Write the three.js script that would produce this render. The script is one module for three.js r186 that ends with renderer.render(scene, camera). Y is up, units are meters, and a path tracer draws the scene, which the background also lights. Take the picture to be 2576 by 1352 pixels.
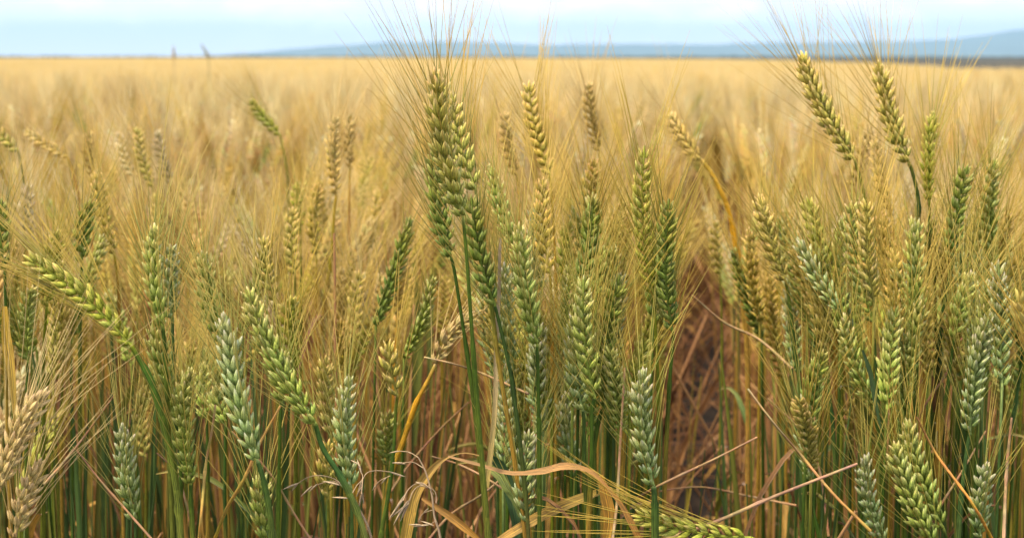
import * as THREE from 'three';
import { mergeGeometries } from 'three/addons/utils/BufferGeometryUtils.js';

// ------------------------------------------------------------------ camera, sky, sun, exposure
const W = 2576, Hh = 1352;                       // the picture's grid in which the plants were measured
const CAM_H = 1.0, PITCH = THREE.MathUtils.degToRad(8.1), FOV = 20.5;
const scene = new THREE.Scene();
const camera = new THREE.PerspectiveCamera(FOV, 1024 / 537, 0.05, 60000);
camera.position.set(0, CAM_H, 0);
camera.rotation.x = -PITCH;
camera.focus = 1.0;
camera.userData.fStop = 10.6;
const renderer = new THREE.WebGLRenderer();
renderer.toneMapping = THREE.LinearToneMapping;
renderer.toneMappingExposure = 1.5;
renderer.shadowMap.enabled = true;

function mulberry(a) { return () => { a |= 0; a = a + 0x6D2B79F5 | 0; let t = Math.imul(a ^ a >>> 15, 1 | a); t = t + Math.imul(t ^ t >>> 7, 61 | t) ^ t; return ((t ^ t >>> 14) >>> 0) / 4294967296; }; }
let rnd = mulberry(7);
const R = (a, b) => a + (b - a) * rnd();
const pick = (a) => a[Math.floor(rnd() * a.length)];
const lerp = (a, b, t) => a + (b - a) * t;
const mix3 = (a, b, t) => [lerp(a[0], b[0], t), lerp(a[1], b[1], t), lerp(a[2], b[2], t)];
const clamp = (x, a, b) => Math.min(b, Math.max(a, x));
const smooth = (a, b, x) => { const t = clamp((x - a) / (b - a), 0, 1); return t * t * (3 - 2 * t); };
function hash2(x, y, s) { let h = Math.imul(x | 0, 374761393) + Math.imul(y | 0, 668265263) + Math.imul(s | 0, 2147483647) | 0; h = Math.imul(h ^ h >>> 13, 1274126177); return ((h ^ h >>> 16) >>> 0) / 4294967296; }
function vnoise(x, y, s, wrapX) { const xi = Math.floor(x), yi = Math.floor(y), fx = x - xi, fy = y - yi, u = fx * fx * (3 - 2 * fx), v = fy * fy * (3 - 2 * fy); const w = (k) => wrapX ? ((k % wrapX) + wrapX) % wrapX : k; return lerp(lerp(hash2(w(xi), yi, s), hash2(w(xi + 1), yi, s), u), lerp(hash2(w(xi), yi + 1, s), hash2(w(xi + 1), yi + 1, s), u), v); }
function fbm(x, y, s, wrapX) { let a = 0, k = .5, f = 1; for (let o = 0; o < 4; o++) { a += k * vnoise(x * f, y * f, s + o, wrapX ? wrapX * f : 0); k *= .5; f *= 2; } return a / .9375; }

{ // sky: pale summer blue with thin broken cloud
  const w = 4096, h = 2048, d = new Float32Array(w * h * 4);
  for (let j = 0; j < h; j++) {
    const el = ((j + .5) / h - .5) * 180;
    const up = clamp(el / 90, 0, 1), g = Math.pow(up, .55);
    for (let i = 0; i < w; i++) {
      let c = mix3([1.18, 1.2, 1.38], [.48, .55, .66], g); const low = Math.exp(-Math.max(el, 0) / 1.1); c = [c[0] + .42 * low, c[1] + .24 * low, c[2] + .16 * low];
      if (el > -1) {
        const u = i / w;
        const n = fbm(u * 220, el * 1.35 + 3 * vnoise(u * 60, el * .2, 9, 60), 21, 220), m = fbm(u * 24, el * .22, 41, 24);
        const high = fbm(u * 30, el * .12 + 7, 77, 30);
        const t = smooth(.46, .72, n * .62 + m * .42) * smooth(0, .5, el + .5) * (1 - smooth(4, 14, el)) + smooth(.45, .75, high) * smooth(4, 14, el) * .75;
        c = mix3(c, [1.6, 1.48, 1.52], clamp(t, 0, 1) * .6);
      } else c = [.42, .38, .27];
      const k = (j * w + i) * 4; d[k] = c[0]; d[k + 1] = c[1]; d[k + 2] = c[2]; d[k + 3] = 1;
    }
  }
  const t = new THREE.DataTexture(d, w, h, THREE.RGBAFormat, THREE.FloatType);
  t.mapping = THREE.EquirectangularReflectionMapping; t.magFilter = THREE.LinearFilter; t.minFilter = THREE.LinearFilter; t.needsUpdate = true;
  scene.background = t; scene.environment = t;
}
const sun = new THREE.DirectionalLight(new THREE.Color(1, .90, .72), 3.8);
sun.position.set(-26, 62, 18); sun.target.position.set(0, 0, -3);
sun.castShadow = true; sun.shadow.radius = 12; sun.shadow.mapSize.set(4096, 4096);
Object.assign(sun.shadow.camera, { left: -12, right: 12, top: 12, bottom: -12, near: 1, far: 160 });
scene.add(sun, sun.target);
scene.fog = new THREE.FogExp2(new THREE.Color(.44, .75, 1.0), 1.05e-4);

// ------------------------------------------------------------------ helpers
const V = (x, y, z) => new THREE.Vector3(x, y, z);
const TX = Math.tan(THREE.MathUtils.degToRad(FOV / 2)) * 1024 / 537, TY = Math.tan(THREE.MathUtils.degToRad(FOV / 2));
const Xax = V(1, 0, 0);
function at(px, py, D) {                          // the point of the upright plane D metres ahead that is seen at px, py
  const d = V((px / W * 2 - 1) * TX, (1 - py / Hh * 2) * TY, -1).applyAxisAngle(Xax, -PITCH);
  return d.multiplyScalar(D / -d.z).add(V(0, CAM_H, 0));
}
const taken = {};
function numbered(n) { const k = taken[n] = (taken[n] ?? -1) + 1; return k ? n + '_' + String(k).padStart(3, '0') : n; }
function lit(o) { o.traverse((c) => { if (c.isMesh) { c.castShadow = true; c.receiveShadow = true; } }); return o; }
function tag(o, label, category, group, kind) { o.userData = { ...o.userData }; if (label) o.userData.label = label; if (category) o.userData.category = category; if (group) o.userData.group = group; if (kind) o.userData.kind = kind; return o; }
function mesh(name, geo, mat, parent) { const m = new THREE.Mesh(geo, mat); m.name = name; m.castShadow = m.receiveShadow = true; if (parent) parent.add(m); return m; }
function geoOf(pos, nor, uv, col, idx) {
  const g = new THREE.BufferGeometry();
  g.setAttribute('position', new THREE.Float32BufferAttribute(pos, 3));
  if (nor) g.setAttribute('normal', new THREE.Float32BufferAttribute(nor, 3));
  g.setAttribute('uv', new THREE.Float32BufferAttribute(uv, 2));
  g.setAttribute('color', new THREE.Float32BufferAttribute(col, 3));
  g.setIndex(idx); if (!nor) g.computeVertexNormals();
  return g;
}
function tube(pts, rad, nr, col, vScale = 20) {   // pts: points, rad(t), col(t)
  const n = pts.length, pos = [], nor = [], uv = [], cc = [], idx = [];
  let t0 = pts[1].clone().sub(pts[0]).normalize(), e = V(.31, .2, .93); e.sub(t0.clone().multiplyScalar(e.dot(t0))).normalize();
  let len = 0;
  for (let i = 0; i < n; i++) {
    const t = pts[Math.min(i + 1, n - 1)].clone().sub(pts[Math.max(i - 1, 0)]).normalize();
    e.sub(t.clone().multiplyScalar(e.dot(t))).normalize();
    const f = t.clone().cross(e), s = i / (n - 1), r = rad(s), c = col(s);
    if (i) len += pts[i].distanceTo(pts[i - 1]);
    for (let k = 0; k <= nr; k++) {
      const a = k / nr * Math.PI * 2, ca = Math.cos(a), sa = Math.sin(a), nx = e.x * ca + f.x * sa, ny = e.y * ca + f.y * sa, nz = e.z * ca + f.z * sa;
      pos.push(pts[i].x + nx * r, pts[i].y + ny * r, pts[i].z + nz * r); nor.push(nx, ny, nz); uv.push(k / nr, len * vScale); cc.push(...c);
    }
  }
  const q = nr + 1;
  for (let i = 0; i < n - 1; i++) for (let k = 0; k < nr; k++) { const a = i * q + k, b = a + 1, c = a + q, d = c + 1; idx.push(a, b, c, b, d, c); }
  return geoOf(pos, nor, uv, cc, idx);
}
function curve(pts, n) { return new THREE.CatmullRomCurve3(pts).getPoints(n); }
function ribbon(pts, width, face, col, fold = .25, twist = 0) {   // a leaf blade: three points across, folded along its midrib
  const n = pts.length, pos = [], uv = [], cc = [], idx = []; let len = 0;
  for (let i = 0; i < n; i++) {
    const s = i / (n - 1), t = pts[Math.min(i + 1, n - 1)].clone().sub(pts[Math.max(i - 1, 0)]).normalize();
    const side = t.clone().cross(face).normalize(); if (twist) side.applyAxisAngle(t, twist * s);
    const nn = side.clone().cross(t), w = width(s) / 2, c = col(s); if (i) len += pts[i].distanceTo(pts[i - 1]);
    for (const k of [-1, -.5, 0, .5, 1]) {
      const dz = -(1 - Math.abs(k)) * fold * w * 1.2;
      pos.push(pts[i].x + side.x * w * k + nn.x * dz, pts[i].y + side.y * w * k + nn.y * dz, pts[i].z + side.z * w * k + nn.z * dz);
      uv.push(.5 + k * .5, len * 14); const j = 1 - .12 * (k === 0 ? -1 : 0); cc.push(c[0] * j, c[1] * j, c[2] * j);
    }
  }
  for (let i = 0; i < n - 1; i++) for (let k = 0; k < 4; k++) { const a = i * 5 + k, b = a + 1, c = a + 5, d = c + 1; idx.push(a, b, c, b, d, c); }
  return geoOf(pos, null, uv, cc, idx);
}
function dataTex(w, h, f, srgb) { const d = new Uint8Array(w * h * 4); for (let j = 0; j < h; j++) for (let i = 0; i < w; i++) { const c = f(i, j), k = (j * w + i) * 4; d[k] = clamp(c[0], 0, 255); d[k + 1] = clamp(c[1], 0, 255); d[k + 2] = clamp(c[2], 0, 255); d[k + 3] = 255; } const t = new THREE.DataTexture(d, w, h); t.wrapS = t.wrapT = THREE.RepeatWrapping; t.magFilter = THREE.LinearFilter; t.minFilter = THREE.LinearMipmapLinearFilter; if (srgb) t.colorSpace = THREE.SRGBColorSpace; t.needsUpdate = true; return t; }
// lengthwise fibres and small specks of dry plant tissue
const fibre = dataTex(128, 256, (i, j) => { const a = hash2(i >> 2, 3, 5), b = vnoise(i / 4, j / 40, 8), c = vnoise(i / 9, j / 18, 13), sp = hash2(i >> 1, j >> 2, 17) > .985 ? -46 : 0, v = 196 + 78 * (a - .5) + 46 * (b - .5) + 50 * (c - .5) + sp; return [v + 12 * (c - .5), v, v - 16 * (b - .5)]; }, true);
const huskMats = {};
function huskMat(c) { const q = c.map((x) => Math.round(x * 50) / 50), k = q.join(); return huskMats[k] ??= new THREE.MeshPhysicalMaterial({ color: new THREE.Color().setRGB(q[0] * 1.5, q[1] * 1.5, q[2] * 1.5), vertexColors: true, map: fibre, roughness: .66, specularIntensity: .3 }); }
const stemMat = new THREE.MeshPhysicalMaterial({ color: new THREE.Color().setRGB(1.55, 1.55, 1.55), vertexColors: true, map: fibre, roughness: .68, specularIntensity: .35 });
const awnMat = new THREE.MeshStandardMaterial({ vertexColors: true, roughness: .6 });
const leafMat = new THREE.MeshPhysicalMaterial({ color: new THREE.Color().setRGB(1.55, 1.55, 1.55), vertexColors: true, map: fibre, roughness: .8, transmission: .3, thickness: 0, side: THREE.DoubleSide });
const cropMat = new THREE.MeshStandardMaterial({ vertexColors: true, roughness: .75, side: THREE.DoubleSide });

// ------------------------------------------------------------------ the setting: ground, field, hills
{
  const soil = dataTex(512, 512, (i, j) => { const a = fbm(i / 16, j / 16, 3, 32), b = hash2(i, j, 4), c = fbm(i / 5, j / 5, 6, 102), v = 38 + 50 * (a - .5) + 34 * (b - .5) + 40 * (c - .5); return [v * 1.12, v * .86, v * .62]; }, true);
  soil.repeat.set(1, 1);
  const g = new THREE.PlaneGeometry(29600, 29600).rotateX(-Math.PI / 2); const u = g.attributes.uv; for (let i = 0; i < u.count; i++) u.setXY(i, u.getX(i) * 20000, u.getY(i) * 20000);
  const far = dataTex(512, 512, (i, j) => { const a = fbm(i / 30, j / 30, 31, 17), b = hash2(i, j, 14), v = 88 + 60 * (a - .5) + 40 * (b - .5); return [v * 1.02, v * .93, v * .55]; }, true); far.repeat.set(.004, .004);
  const m = mesh('ground', g, new THREE.MeshStandardMaterial({ map: far, color: new THREE.Color().setRGB(.42, .42, .42), roughness: 1 }), scene); tag(m, null, null, null, 'structure'); m.position.y = -.02;
  // the tilled strip the wheat stands in, with low clods
  const gs = new THREE.PlaneGeometry(16, 12, 320, 240).rotateX(-Math.PI / 2); gs.translate(0, 0, -4.6);
  const p = gs.attributes.position, us = gs.attributes.uv;
  for (let i = 0; i < p.count; i++) { const x = p.getX(i), z = p.getZ(i); p.setY(i, .035 * (fbm(x * 9, z * 9, 55) - .5) + .05 * (fbm(x * 2.2, z * 2.2, 51) - .5) + .012); us.setXY(i, x * 1.3, z * 1.3); }
  gs.computeVertexNormals();
  tag(mesh('soil', gs, new THREE.MeshStandardMaterial({ map: soil, bumpMap: soil, bumpScale: .01, roughness: 1 }), scene), null, null, null, 'structure');
}
// how far the wheat reaches, by direction (x over depth): long on the left, ending near on the right
function fieldEnd(s) { const t = s / TX; return t < -.2 ? 420 : t < .25 ? lerp(420, 150, (t + .2) / .45) : t < .6 ? lerp(150, 50, (t - .25) / .35) : t < .85 ? lerp(50, 22, (t - .6) / .25) : 20; }
{ // the closed top of the crop far out
  const pos = [], uv = [], col = [], idx = [], nd = 60, ns = 90;
  for (let i = 0; i <= ns; i++) for (let j = 0; j <= nd; j++) {
    const s = lerp(-TX * 1.7, TX * 1.7, i / ns), d = 6 * Math.pow(fieldEnd(s) / 6, j / nd), x = s * d;
    pos.push(x, j === nd ? .2 : .74 + .05 * (fbm(x * .9, d * .9, 61) - .5), -d); uv.push(x * .4, d * .4); const v = 1 + .25 * (fbm(x * .12, d * .07, 67) - .5); col.push(v, v, v * .96);
  }
  for (let i = 0; i < ns; i++) for (let j = 0; j < nd; j++) { const a = i * (nd + 1) + j, b = a + 1, c = a + nd + 1, e = c + 1; idx.push(a, c, b, b, c, e); }
  const tx = dataTex(256, 256, (i, j) => { const a = hash2(i, j, 24), b = fbm(i / 8, j / 8, 26, 32), v = 176 + 60 * (a - .5) + 60 * (b - .5); return [v * 1.0, v * .86, v * .56]; }, true);
  tag(mesh('field', geoOf(pos, null, uv, col, idx), new THREE.MeshStandardMaterial({ map: tx, vertexColors: true, roughness: 1 }), scene), null, null, null, 'structure');
}
{ // far hills: one long ridge, twelve kilometres off
  const D = 12000, ys = [[-.75, 0], [.23 * 2 - 1, 0], [-.46, .0030], [-.40, .0056], [-.30, .0082], [-.22, .0095], [-.12, .0105], [-.05, .0098], [.06, .0082], [.2, .0086], [.35, .0083], [.5, .0092], [.62, .0098], [.75, .0102], [.85, .0118], [.93, .0145], [1, .0178], [1.1, .021], [1.3, .026], [1.6, .022], [2.2, .016], [3, 0]];
  const pos = [], uv = [], col = [], idx = [], ns = 260, nr = 16;
  for (let i = 0; i <= ns; i++) {
    const t = lerp(-.75, 3, i / ns); let k = 0; while (k < ys.length - 2 && ys[k + 1][0] < t) k++;
    const h = lerp(ys[k][1], ys[k + 1][1], smooth(0, 1, clamp((t - ys[k][0]) / (ys[k + 1][0] - ys[k][0]), 0, 1)));
    for (let j = 0; j <= nr; j++) { const s = j / nr, prof = Math.sin(s * Math.PI), x = t * TX * D, z = -(D - 2600 + 5200 * s); const hh = h * D * Math.pow(prof, 1.1) * (.9 + .2 * fbm(t * 26, s * 5, 71)) + (prof > 0 && h > 0 ? 3 : -2); pos.push(x, hh, z); uv.push(x / 300, z / 300); const v = .8 + .5 * fbm(t * 40, s * 7, 73); col.push(.11 * v, .12 * v, .08 * v); }
  }
  for (let i = 0; i < ns; i++) for (let j = 0; j < nr; j++) { const a = i * (nr + 1) + j, b = a + 1, c = a + nr + 1, e = c + 1; idx.push(a, c, b, b, c, e); }
  tag(mesh('hills', geoOf(pos, null, uv, col, idx), new THREE.MeshStandardMaterial({ vertexColors: true, roughness: 1, side: THREE.DoubleSide }), scene), null, null, null, 'structure');
}

// ------------------------------------------------------------------ wheat
function husk(L, w, th, nu, nv, c0, c1, ct, curl) {   // a pointed, keeled scale growing along +y, its back towards +x
  const pos = [], uv = [], cc = [], idx = [];
  for (let i = 0; i <= nu; i++) {
    const s = i / nu, body = Math.pow(s + .02, .5) * Math.pow(1 - s, .85) * 2.0, tooth = .05 * (1 - s);
    const r = Math.max(body + tooth, i === nu ? .02 : .05), c = s < .58 ? mix3(c0, c1, s / .58) : mix3(c1, ct, smooth(.58, .92, s));
    const bend = curl * s * s * L;
    for (let k = 0; k <= nv; k++) {
      const a = k / nv * Math.PI * 2, keel = 1 + .22 * Math.pow(Math.max(0, Math.cos(a)), 4);
      pos.push(Math.cos(a) * th * .5 * r * keel - bend, s * L, Math.sin(a) * w * .5 * r); uv.push(k / nv, s); cc.push(...c);
    }
  }
  for (let i = 0; i < nu; i++) for (let k = 0; k < nv; k++) { const a = i * (nv + 1) + k, b = a + 1, c = a + nv + 1, d = c + 1; idx.push(a, c, b, b, c, d); }
  return geoOf(pos, null, uv, cc, idx);
}
const mm = .001;
function spikelet(nu, nv, seed, tipc) {            // two glumes, two side florets, one in the middle; pale, dry points
  rnd = mulberry(seed); const parts = [], tips = [];
  const put = (L, w, th, x, y, z, fan, out, yaw, pale, awn) => {
    const v = R(.88, 1.1), t = tipc.map((q) => lerp(1, q, pale * R(.7, 1.15))), g = husk(L * mm, w * mm, th * mm, nu, nv, [.80 * v, .90 * v, .7 * v], [v, v, v], t, .08);
    const m = new THREE.Matrix4().makeRotationFromEuler(new THREE.Euler(fan, yaw, -out, 'XZY')); m.setPosition(x * mm, y * mm, z * mm); g.applyMatrix4(m); parts.push(g);
    if (awn) tips.push({ p: V(-.08 * L * mm, L * mm * .95, 0).applyMatrix4(m), d: V(0, 1, 0).transformDirection(m) });
  };
  const j = () => R(-.11, .11);
  put(R(7.8, 8.8), 4.1, 3.1, .2, -.4, -1.6, -.36 + j(), .08 + j(), 1.0, 1, 0);
  put(R(7.8, 8.8), 4.1, 3.1, .2, -.4, 1.6, .36 + j(), .08 + j(), -1.0, 1, 0);
  put(R(9.6, 10.9), 3.7, 3.2, .9, .8, -1.15, -.46 + j(), .16 + j(), .6, .8, 1);
  put(R(9.6, 10.9), 3.7, 3.2, .9, .8, 1.15, .46 + j(), .16 + j(), -.6, .8, 1);
  put(R(9.6, 11), 3.5, 3.4, 1.4, 2.0, R(-.5, .5), j() * 2, .12 + j(), 0, .9, rnd() < .6 ? 1 : 0);
  return { g: mergeGeometries(parts), tips };
}
const PALE = [1.95, 1.62, 2.8], RIPE = [1.28, 1.24, 1.5];
const spkHi = [11, 22, 33, 44, 55, 66].map((s) => spikelet(7, 7, s, PALE)), spkLo = [61, 72, 83].map((s) => spikelet(6, 5, s, PALE));
const ripeHi = [11, 22, 33, 44].map((s) => spikelet(7, 7, s, RIPE)), ripeLo = [61, 72, 83].map((s) => spikelet(6, 5, s, RIPE));

const PAL = {   // ear at tip / middle / base, awn base / tip, stem top / low
  main: { ear: [[.54, .43, .10], [.44, .40, .08], [.39, .39, .08]], awn: [[.17, .20, .02], [.60, .36, .045]], stem: [[.085, .13, .009], [.06, .105, .008]] },
  green: { ear: [[.48, .45, .115], [.34, .39, .075], [.30, .36, .062]], awn: [[.20, .24, .025], [.58, .41, .075]], stem: [[.045, .09, .008], [.055, .10, .008]] },
  blue: { ear: [[.47, .47, .19], [.35, .41, .135], [.31, .39, .115]], awn: [[.18, .23, .036], [.50, .40, .08]], stem: [[.055, .105, .022], [.05, .095, .014]] },
  dark: { ear: [[.32, .32, 0.0561], [.21, .26, 0.0396], [.18, .24, 0.0363]], awn: [[.12, .15, 0.0165], [.50, .34, 0.0462]], stem: [[.042, .085, 0.00792], [.05, .095, 0.00792]] },
  lime: { ear: [[.50, .45, 0.0858], [.39, .40, 0.0528], [.34, .37, 0.0462]], awn: [[.30, .28, 0.0297], [.64, .43, 0.0594]], stem: [[.17, .19, 0.00858], [.11, .135, 0.00858]] },
  yellow: { ear: [[.58, .43, 0.101], [.50, .375, 0.0663], [.43, .34, 0.0585]], awn: [[.46, .31, 0.0351], [.68, .45, 0.0858]], stem: [[.32, .25, 0.0156], [.34, .19, 0.0234]] },
  gold: { ear: [[.69, .51, .19], [.63, .44, .12], [.58, .39, .095]], awn: [[.58, .38, .09], [.72, .51, .20]], stem: [[.50, .32, .037], [.38, .19, .04]] },
  straw: { ear: [[.70, .57, .32], [.66, .53, .255], [.60, .465, .205]], awn: [[.60, .46, .18], [.72, .57, .27]], stem: [[.56, .40, .09], [.38, .21, .05]] },
  ripe: { ear: [[.66, .49, .21], [.62, .45, .18], [.56, .40, .15]], awn: [[.56, .40, .13], [.68, .48, .19]], stem: [[.52, .36, .07], [.40, .23, .05]] },
  olive: { ear: [[.56, .43, .10], [.46, .38, .075], [.40, .345, .07]], awn: [[.34, .25, .03], [.64, .42, .08]], stem: [[.13, .14, .012], [.14, .14, .012]] },
};
function earOf(group, base, axisPts, palName, roll, hi, opt = {}) {
  // axisPts: curve of the rachis, base to tip, in the group's own space
  const pal = PAL[palName], n = axisPts.length - 1; let len = 0; for (let i = 0; i < n; i++) len += axisPts[i].distanceTo(axisPts[i + 1]);
  const c = new THREE.CatmullRomCurve3(axisPts), sp = opt.spacing ?? .0041, count = Math.max(6, Math.round((len - .006) / sp)), size = (opt.size ?? 1) * 1.02, ripe = ['straw', 'gold', 'ripe'].includes(palName);
  const o0 = axisPts[0];
  const rel = c.getPoints(10).map((p) => p.clone().sub(o0));
  const ear = mesh('ear', tube(rel, (t) => lerp(.0011, .0006, t), 5, () => pal.ear[2]), stemMat, group); ear.position.copy(o0);
  const view = V(0, 0, 1), awns = [], set = hi ? (ripe ? ripeHi : spkHi) : (ripe ? ripeLo : spkLo);
  for (let i = 0; i <= count; i++) {
    const last = i === count, s = Math.min(.02 + i / count * .9, .93), P = c.getPointAt(s).sub(o0), a = c.getTangentAt(s);
    let x = a.clone().cross(view); if (x.lengthSq() < 1e-4) x = V(1, 0, 0); x.normalize().applyAxisAngle(a, roll + (last ? Math.PI / 2 : 0) + R(-.2, .2));
    const o = x.multiplyScalar(i % 2 ? 1 : -1), b = last ? 0 : lerp(.43, .28, s) + R(-.08, .08) + (opt.open ?? 0);
    const Y = a.clone().multiplyScalar(Math.cos(b)).addScaledVector(o, Math.sin(b)).normalize(), Z = o.clone().cross(Y).normalize(), X = Y.clone().cross(Z);
    const k = size * (s < .22 ? lerp(.68, 1, s / .22) : s > .7 ? lerp(1, .72, (s - .7) / .3) : 1) * R(.86, 1.12);
    const pr = pick(set), M = new THREE.Matrix4().makeBasis(X, Y, Z), col = s > .5 ? mix3(pal.ear[1], pal.ear[0], (s - .5) * 2) : mix3(pal.ear[2], pal.ear[1], s * 2), v = R(.9, 1.1), g = R(-.02, .02);
    const m = mesh('spikelet', pr.g, huskMat([col[0] * v + g, col[1] * v, col[2] * v]), ear);
    m.position.copy(P).addScaledVector(o, last ? 0 : .0009 * size); m.quaternion.setFromRotationMatrix(M); m.scale.setScalar(k); m.updateMatrix();
    const per = hi ? pr.tips.length : 2;
    for (let q = 0; q < per; q++) {
      if (rnd() < (opt.bald ?? .12)) continue;
      const tip = pr.tips[q], p0 = tip.p.clone().applyMatrix4(m.matrix), d0 = tip.d.clone().transformDirection(m.matrix);
      const L = (opt.awn ?? .075) * R(.72, 1.12) * (s < .2 ? lerp(.7, 1, s / .2) : 1);
      const outd = d0.clone().sub(a.clone().multiplyScalar(d0.dot(a))), spread = (opt.spread ?? .62) * R(.75, 1.15);
      const dir = a.clone().addScaledVector(outd, spread).add(V(R(-.06, .06), R(-.04, .04), R(-.06, .06))).normalize(), bow = outd.clone().multiplyScalar(R(-.05, .22)).add(V(R(-.05, .05), R(-.04, .02), R(-.05, .05)));
      const pts = []; for (let e = 0; e <= 5; e++) { const t = e / 5; pts.push(p0.clone().addScaledVector(d0, L * .16 * (1 - (1 - t) * (1 - t)) * .5).addScaledVector(dir, L * (t * .92)).addScaledVector(bow, L * t * t * .5)); }
      const j = R(.82, 1.15), h = R(-.12, .25), thick = (opt.thick ?? 1);
      awns.push(tube(pts, (t) => lerp(.00034, .0001, t) * thick, 3, (t) => mix3(pal.awn[0], pal.awn[1], clamp(smooth(.0, .55, t) + h, 0, 1)).map((y) => y * j)));
    }
  }
  if (awns.length) tag(mesh('awns', mergeGeometries(awns), awnMat, ear), null, null, null, 'stuff');
  return ear;
}
function stemOf(group, pts, palName, r = .00135, nseg = 40, low) {   // bare neck above, then the leaf sheath wrapped round the lower stem, a swollen knot between
  const pal = PAL[palName], cs = curve(pts, nseg), lowc = low ?? pal.stem[1], dry = R(0, 1) < .35 ? [.36, .21, .03] : mix3(lowc, [.30, .26, .04], R(.1, .5));
  const sheath = R(.22, .42), node = R(.58, .72), j = Array.from({ length: nseg + 1 }, () => R(.88, 1.1));
  return mesh('stem', tube(cs, (t) => r * (t < sheath ? lerp(.78, .95, t / sheath) : t < sheath + .03 ? 1.32 : t > node ? 1.05 : 1.2) * (Math.abs(t - node) < .014 ? 1.45 : 1), 7, (t) => { const q = j[Math.round(t * nseg)], c = t < .03 ? mix3(pal.ear[2], pal.stem[0], t / .03) : t < sheath ? mix3(pal.stem[0], lowc, t / sheath) : t < node ? mix3(lowc, dry, smooth(sheath, node, t)) : mix3(dry, [.36, .19, .06], smooth(node, 1, t)); return c.map((v) => v * q); }), stemMat, group);
}
// a blade that leaves the stem, rises and tips over; older ones hang dry
function bladeOf(group, p, h) {
  const a = R(0, 6.28), L = R(.1, .2), d = V(Math.cos(a), 0, Math.sin(a)), dead = rnd() < .6, c = dead ? pick([[.36, .17, .05], [.50, .27, .035], [.26, .115, .035], [.40, .20, .07]]) : pick([[.10, .17, .02], [.20, .21, .02], [.14, .19, .025]]), up = dead ? R(-.1, .5) : R(.5, 1), pts = [];
  for (let i = 0; i <= 9; i++) { const t = i / 9; pts.push(V(p.x + d.x * L * t * R(.5, .56), p.y + L * (up * t - (dead ? 1.1 : .55) * t * t), p.z + d.z * L * t * R(.5, .56))); }
  const w = R(.004, .0075), jj = pts.map(() => R(.85, 1.15)); let k = 0;
  return mesh('leaf', ribbon(pts, (t) => w * jj[Math.round(t * 9)] * Math.pow(1 - t, .55) + .0007, V(d.x * .3, 1, d.z * .3), (t) => mix3(c, dead ? c.map((v) => v * .8) : [.42, .30, .06], t * t), .45, R(-2.5, 2.5)), leafMat, group);
}
// a stalk measured in the photograph: ear tip and base, depth, lean of the tip in depth, palette, roll, stem points below the ear
function stalk(o) {
  const { tip, base, D, dz = 0, pal, roll = 0, stem = [], label, bend = .04 } = o;
  const B = at(base[0], base[1], D), T = at(tip[0], tip[1], D + dz), pts = [B.clone()];
  for (const [x, y, dd = 0] of stem) pts.push(at(x, y, D + dd));
  const last = pts[pts.length - 1], prev = pts.length > 1 ? pts[pts.length - 2] : T, slope = clamp((last.x - prev.x) / Math.max(.02, prev.y - last.y), -.35, .35);
  const gx = last.x + slope * last.y * .35 + R(-.02, .02), gz = last.z - (dz > 0 ? -.02 : .02) + R(-.03, .03);
  if (last.y > .25) pts.push(V(lerp(last.x, gx, .6) , last.y * .5, lerp(last.z, gz, .5)));
  pts.push(V(gx, 0, gz));
  const g = new THREE.Group(); g.name = numbered('wheat_stalk'); g.position.set(gx, 0, gz); scene.add(g);
  const loc = (p) => p.clone().sub(g.position);
  stemOf(g, pts.map(loc), pal, o.r ?? .00135, 44, o.low);
  const mid = B.clone().lerp(T, .5), len = B.distanceTo(T), dirv = T.clone().sub(B).normalize(), side = dirv.clone().cross(V(0, 0, 1)).normalize();
  mid.addScaledVector(side, -bend * len);
  earOf(g, B, [B, B.clone().lerp(mid, .5).addScaledVector(side, -bend * len * .25), mid, mid.clone().lerp(T, .5).addScaledVector(side, -bend * len * .25), T].map(loc), pal, roll, true, o);
  const upper = pts.slice(1).map(loc).filter((p) => p.y > .3); if (upper.length) for (let k = 0; k < 2; k++) { const p = pick(upper).clone(); p.y = R(.42, Math.min(.74, B.y - .12)); const cs = curve(pts.map(loc), 40); let best = cs[0]; for (const q of cs) if (Math.abs(q.y - p.y) < Math.abs(best.y - p.y)) best = q; bladeOf(g, best); }
  return tag(g, label, 'wheat', o.group ?? 'measured wheat');
}

rnd = mulberry(101);
const Q = Math.PI / 2, FRONT = 'wheat stalks of the front rows';
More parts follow.
